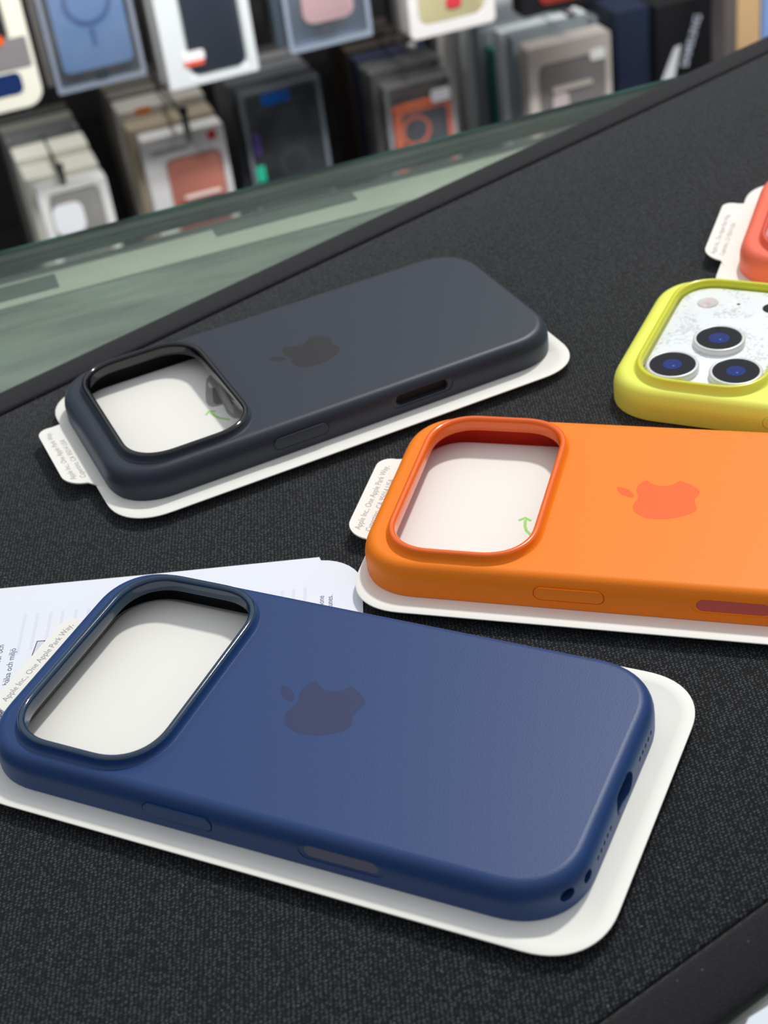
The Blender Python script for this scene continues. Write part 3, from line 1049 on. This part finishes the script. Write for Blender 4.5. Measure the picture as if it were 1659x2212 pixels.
def stack_behind(s0, s1, z0_, z1_, D, depth, colors, desc, group, kind='plain'):
    """further packages hanging behind the front one on the same hook"""
    order = ('second', 'third', 'fourth', 'fifth', 'sixth', 'seventh')
    y = D + depth + 2
    for k, c in enumerate(colors):
        rgb, dz, ds = c[0], c[1], c[2]
        kd = c[3] if len(c) > 3 else kind
        dp = c[4] if len(c) > 4 else 22
        package(s0 + ds, s1 + ds * .5, z0_ + dz, z1_ + dz, y, dp, kd, dict(box=rgb, case=rgb),
                '%s, %s from the front on its hook' % (desc, order[k]), group=group)
        y += dp + 1.5


def hook(s, z, D0, D1, label, tip=(40, 38, 36), tagc=None, drop=16):
    xw, yw = wall_xy(s, D0)
    r = empty('display_hook', (xw, yw, z), A_W)
    tag(r, label, 'display hook', 'wire hooks of the package wall')
    L_ = D1 - D0
    finish(tube([(0, L_, 0), (0, 4, 0), (0, -1, 1.5), (0, -3, 6)], 2.0, 8), 'hook_wire', mat('hook_steel', (120, 118, 112), 0.35, metallic=0.8), r, 60)
    finish(lathe([(0, -5), (3.6, -3.6), (5, 0), (3.6, 3.6), (0, 5)], 16), 'hook_tip', cm(tip), r, 60, (0, -3, 8))
    if tagc:
        c = box_bm(-3.5, 3.5, -4.6, -3.6, -drop, 4)
        finish(c, 'price_strip', cm(tagc), r, 0)
    return r


G1, G2 = 'packages in the upper row', 'packages in the lower row'
# ---- upper row, D = 1450
# rounded cream carton, far left
r, w_, h = package(28, 119, -240, -50, 1450, 24, 'carton', dict(box=(226, 224, 206), case=(40, 42, 48), r=16, margin=(10, 17, 60, 20), wr=6),
                   'cream round-cornered carton with a dark window, leftmost of the upper row', group=G1)
face_piece(r, 'printed_band', -35, 42, 38, 66, -0.1, (128, 124, 124), 2)
face_piece(r, 'printed_band', -35, 22, 62, 70, -0.9, (226, 92, 40), 2)
face_piece(r, 'printed_label', -35, 29, 15, 35, -0.1, (24, 44, 92), 6)
# clear box, blue panel with ring
r, w_, h = package(132, 219, -237, -47, 1450, 26, 'clear', dict(box=(70, 80, 94), frame=(150, 156, 170), case=(104, 140, 188), margin=(11, 9, 17, 10), wr=4),
                   'clear box with a light blue case showing a magnetic ring, upper row', group=G1)
ring_piece(r, 'magnet_ring', 2, 80, 18.5, 23, 3.9, (44, 84, 140))
face_piece(r, 'magnet_stem', -0.5, 3.5, 38, 55, 3.9, (44, 84, 140), 1)
face_piece(r, 'hang_hole', -6, 8, 8, 16, -0.2, (44, 52, 58), 4)
stack_behind(129, 219, -237, -47, 1450, 26, [((150, 146, 142), 1, -2), ((90, 88, 86), 2, -3), ((140, 138, 134), 2, -4)], 'grey box edge behind the blue clear package', G1)
# white carton, charcoal panel
r, w_, h = package(237, 327, -258, -60, 1450, 24, 'carton', dict(box=(214, 218, 218), case=(52, 58, 68), margin=(22, 9, 8, 14), wr=3),
                   'white carton with a charcoal case window and a small red-white sticker', group=G1)
face_piece(r, 'sticker', -27, -6, 24, 34, -0.2, (236, 236, 236), 3)
face_piece(r, 'sticker', -27, -7, 20, 25, -0.4, (226, 98, 74), 2)
stack_behind(235, 326, -257, -62, 1450, 24, [((190, 190, 186), 1, -1), ((60, 60, 60), 0, -1)], 'grey-white carton edge behind the white charcoal-window carton', G1)
# grey-blue clear box, pink card
r, w_, h = package(360, 447, -251, -61, 1450, 24, 'clear', dict(box=(112, 126, 144), frame=(172, 182, 198), case=(244, 192, 190), margin=(20, 16, 24, 20), wr=8),
                   'clear blue-grey box with a pink and pale yellow case, upper row', group=G1)
face_piece(r, 'case_tint', -24, 25, 58, 120, 3.9, (228, 214, 180), 4)
face_piece(r, 'port_cutout', -8, 8, 12, 19, 3.9, (52, 60, 72), 3)
stack_behind(357, 446, -250, -61, 1450, 24, [((96, 108, 122), 0, -1), ((50, 52, 56), 1, -1)], 'blue-grey box edge behind the pink clear package', G1)
# white box, yellowish card
r, w_, h = package(485, 577, -266, -76, 1450, 26, 'carton', dict(box=(228, 224, 220), case=(206, 198, 152), margin=(10, 10, 12, 16), wr=10, r=6),
                   'white carton with a pale yellow window and red mark, upper row', group=G1)
face_piece(r, 'printed_mark', -6, 10, 24, 36, -0.4, (206, 60, 70), 4)
stack_behind(484, 576, -265, -76, 1450, 26, [((120, 118, 114), 0, -1), ((40, 40, 40), 0, 0)], 'grey carton edge behind the pale yellow window carton', G1)
# black box with red-brown panel
r, w_, h = package(606, 700, -270, -90, 1450, 26, 'carton', dict(box=(26, 26, 28), case=(150, 60, 48), margin=(18, 8, 6, 20), wr=3),
                   'black carton with a brick red window at the top right of the wall', group=G1)

# ---- lower row, D = 1550
CRM = (232, 230, 216)
r, w_, h = package(94, 168, -545, -364, 1550, 22, 'carton', dict(box=(224, 224, 220), case=(128, 126, 122), margin=(9, 8, 10, 6), wr=8),
                   'white carton with a grey case picture and white camera square, lower left', group=G2)
face_piece(r, 'camera_square', -26, 6, 128, 162, -0.3, (236, 238, 240), 9)
stack_behind(88, 166, -543, -360, 1550, 22, [(CRM, 2, 0, 'plain', 40), ((238, 236, 222), 9, -2, 'plain', 40), ((150, 150, 142), 14, -4, 'clear', 30), ((118, 118, 110), 16, -6), ((60, 60, 58), 18, -8)],
             'cream carton behind the lower-left grey-case carton', G2)
hook(124, -352, 1556, 1790, 'steel hook with a thin grey strip over the grey case carton', (96, 96, 90), (112, 112, 106), 20)

r, w_, h = package(211, 300, -530, -338, 1550, 22, 'carton', dict(box=(206, 204, 202), case=(164, 104, 90), margin=(20, 6, 8, 26), wr=8),
                   'white carton with a copper pink case and a red dot, lower row', group=G2)
ring_piece(r, 'red_dot', 31, 182, 0.1, 5, -0.3, (186, 40, 60))
face_piece(r, 'case_highlight', -10, 30, 118, 122, -0.6, (236, 214, 206), 2)
face_piece(r, 'case_lower_panel', -19, 34, 40, 116, -0.2, (130, 54, 46), 5)
face_piece(r, 'printed_title', -36, 4, 174, 180, -0.2, (160, 158, 158), 1)
stack_behind(204, 298, -530, -334, 1550, 22, [((160, 148, 126), 1, 0, 'plain', 30), ((176, 172, 164), 10, -2, 'plain', 40), ((110, 104, 98), 14, -3), ((96, 92, 86), 16, -5), ((56, 52, 50), 18, -8)],
             'beige carton behind the copper pink package', G2)
face_piece(r, 'orange_patch', -38, -20, 205, 213, 40, (214, 122, 56), 3)
hook(258, -316, 1530, 1790, 'steel hook with a dark round tip and long grey strip over the copper case', (30, 28, 28), (104, 104, 104), 26)

r, w_, h = package(322, 412, -520, -314, 1550, 24, 'clear', dict(box=(60, 64, 70), frame=(176, 180, 186), case=(20, 22, 26), margin=(16, 8, 10, 22), wr=8, plastic=CLR2),
                   'smoky clear box with a black case and blue top label, lower row', group=G2)
face_piece(r, 'blue_label', -22, 10, 188, 200, -0.3, (24, 84, 160), 3)
face_piece(r, 'side_mark', -38, -30, 136, 160, -0.3, (78, 62, 120), 2)
face_piece(r, 'side_mark', -40, -30, 106, 124, -0.3, (40, 176, 140), 2)
ring_piece(r, 'magnet_ring', 6, 118, 13, 17, 3.6, (56, 58, 62))
stack_behind(319, 411, -520, -312, 1550, 24, [((74, 76, 82), 0, -2), ((110, 112, 116), 0, -2), ((128, 128, 130), 2, -3), ((54, 54, 56), 2, -4)],
             'smoky grey box behind the black case package', G2)

r, w_, h = package(481, 562, -530, -345, 1550, 24, 'clear', dict(box=(110, 106, 102), frame=(176, 172, 168), case=(240, 100, 36), margin=(9, 2, 8, 28), wr=8, plastic=CLR),
                   'clear box with an orange-framed dark case, lower row', group=G2)
face_piece(r, 'case_back', -23, 30, 16, 149, 3.4, (38, 42, 54), 6)
ring_piece(r, 'camera_frame', -8, 128, 13.5, 17.5, 2.6, (228, 100, 44))
face_piece(r, 'white_tag', 12, 34, 156, 170, -0.6, (236, 236, 236), 3)
stack_behind(476, 560, -530, -338, 1550, 24, [((130, 124, 116), 2, 0, 'clear'), ((60, 54, 50), 0, -1, 'clear'), ((40, 44, 70), 2, -1), ((62, 54, 48), 6, -3), ((44, 38, 34), 10, -4), ((52, 44, 38), 12, -6)],
             'box behind the orange-framed package', G2)
hook(520, -318, 1560, 1790, 'steel hook with a pale tip over the orange-framed package', (214, 214, 210))

r, w_, h = package(650, 752, -530, -342, 1550, 24, 'carton', dict(box=(186, 176, 168), case=(112, 108, 106), margin=(12, 8, 10, 22), wr=5, r=6),
                   'grey-beige framed carton with a grey case and white tag, lower right', group=G2)
face_piece(r, 'white_tag', 24, 42, 158, 170, -0.8, (240, 240, 236), 3)
face_piece(r, 'case_strap', -24, 26, 132, 138, -1.2, (196, 186, 176), 3)
face_piece(r, 'case_charm', -24, -4, 108, 130, -1.2, (190, 176, 176), 7)
stack_behind(644, 750, -530, -336, 1550, 24, [((170, 176, 178), 2, 0, 'clear'), ((196, 202, 204), 0, -4), ((20, 98, 84), -26, -6), ((150, 154, 156), 10, -12, 'clear'), ((176, 178, 178), 14, -26), ((190, 186, 180), 14, -46)],
             'grey clear box behind the grey-beige package', G2)
hook(706, -318, 1548, 1790, 'steel hook with a shiny tip over the grey-beige package', (220, 222, 222))

package(478, 520, -380, -322, 1700, 20, 'plain', dict(box=(206, 172, 128)), 'small tan carton at the back of the hook left of the orange-framed package', group=G2)
# dark packages on the right
r, w_, h = package(764, 806, -540, -330, 1560, 100, 'plain', dict(box=(30, 38, 58)),
                   'dark navy carton right of the grey-beige package', group=G2)
r, w_, h = package(808, 878, -540, -330, 1550, 60, 'plain', dict(box=(20, 21, 24)),
                   'black carton with slanted white lettering and a white patch, lower right', group=G2)
finish(prism([(-30, 120), (-12, 158), (-4, 160), (-14, 118)], 0, .8), 'white_patch', cm((206, 208, 210)), r, 0)
for o_ in list(r.children):
    if o_.name.startswith('white_patch'):
        o_.rotation_euler = (math.radians(90), 0, 0)
b = text_bm('SAMSUNG', 13, 0.25)
bmesh.ops.transform(b, matrix=Matrix.Translation((4, -0.5, 132)) @ Matrix.Rotation(math.radians(90), 4, 'X') @ Matrix.Rotation(math.radians(72), 4, 'Z'), verts=b.verts[:])
finish(b, 'printed_lettering', cm((196, 202, 214)), r, 0)
package(808, 876, -530, -324, 1612, 60, 'plain', dict(box=(96, 88, 74)), 'brown-grey carton standing behind the black lettered carton', group=G2)

# rack upright and things beyond it
xw, yw = wall_xy(868, 1490)
b = box_bm(-7, 7, 0, 30, -700, 700, 1.5)
o = finish(b, 'rack_upright', mat('upright_steel', (116, 108, 106), 0.45, metallic=0.3), None, 30, (xw, yw, 0), A_W)
tag(o, 'grey metal rack upright at the right end of the package wall', 'rack post')
xw, yw = wall_xy(1019, 1700)
b = box_bm(-19, 14, 0, 60, -700, 700, 1)
mw = mat('tan_wood', (214, 178, 130), 0.5, mottle=0.08, mscale=14)
o = finish(b, 'wooden_post', mw, None, 0, (xw, yw, 0), A_W)
tag(o, 'tan wooden post in the top right corner beyond the rack', 'post')
xw, yw = wall_xy(1070, 1700)
b = box_bm(-34, 60, 0, 12, -640, -300, 1)
o = finish(b, 'poster_board', mat('blue_board', (132, 168, 226), 0.4, mottle=0.1, mscale=12), None, 0, (xw, yw, 0), A_W)
tag(o, 'light blue board at the very top right beside the wooden post', 'board')
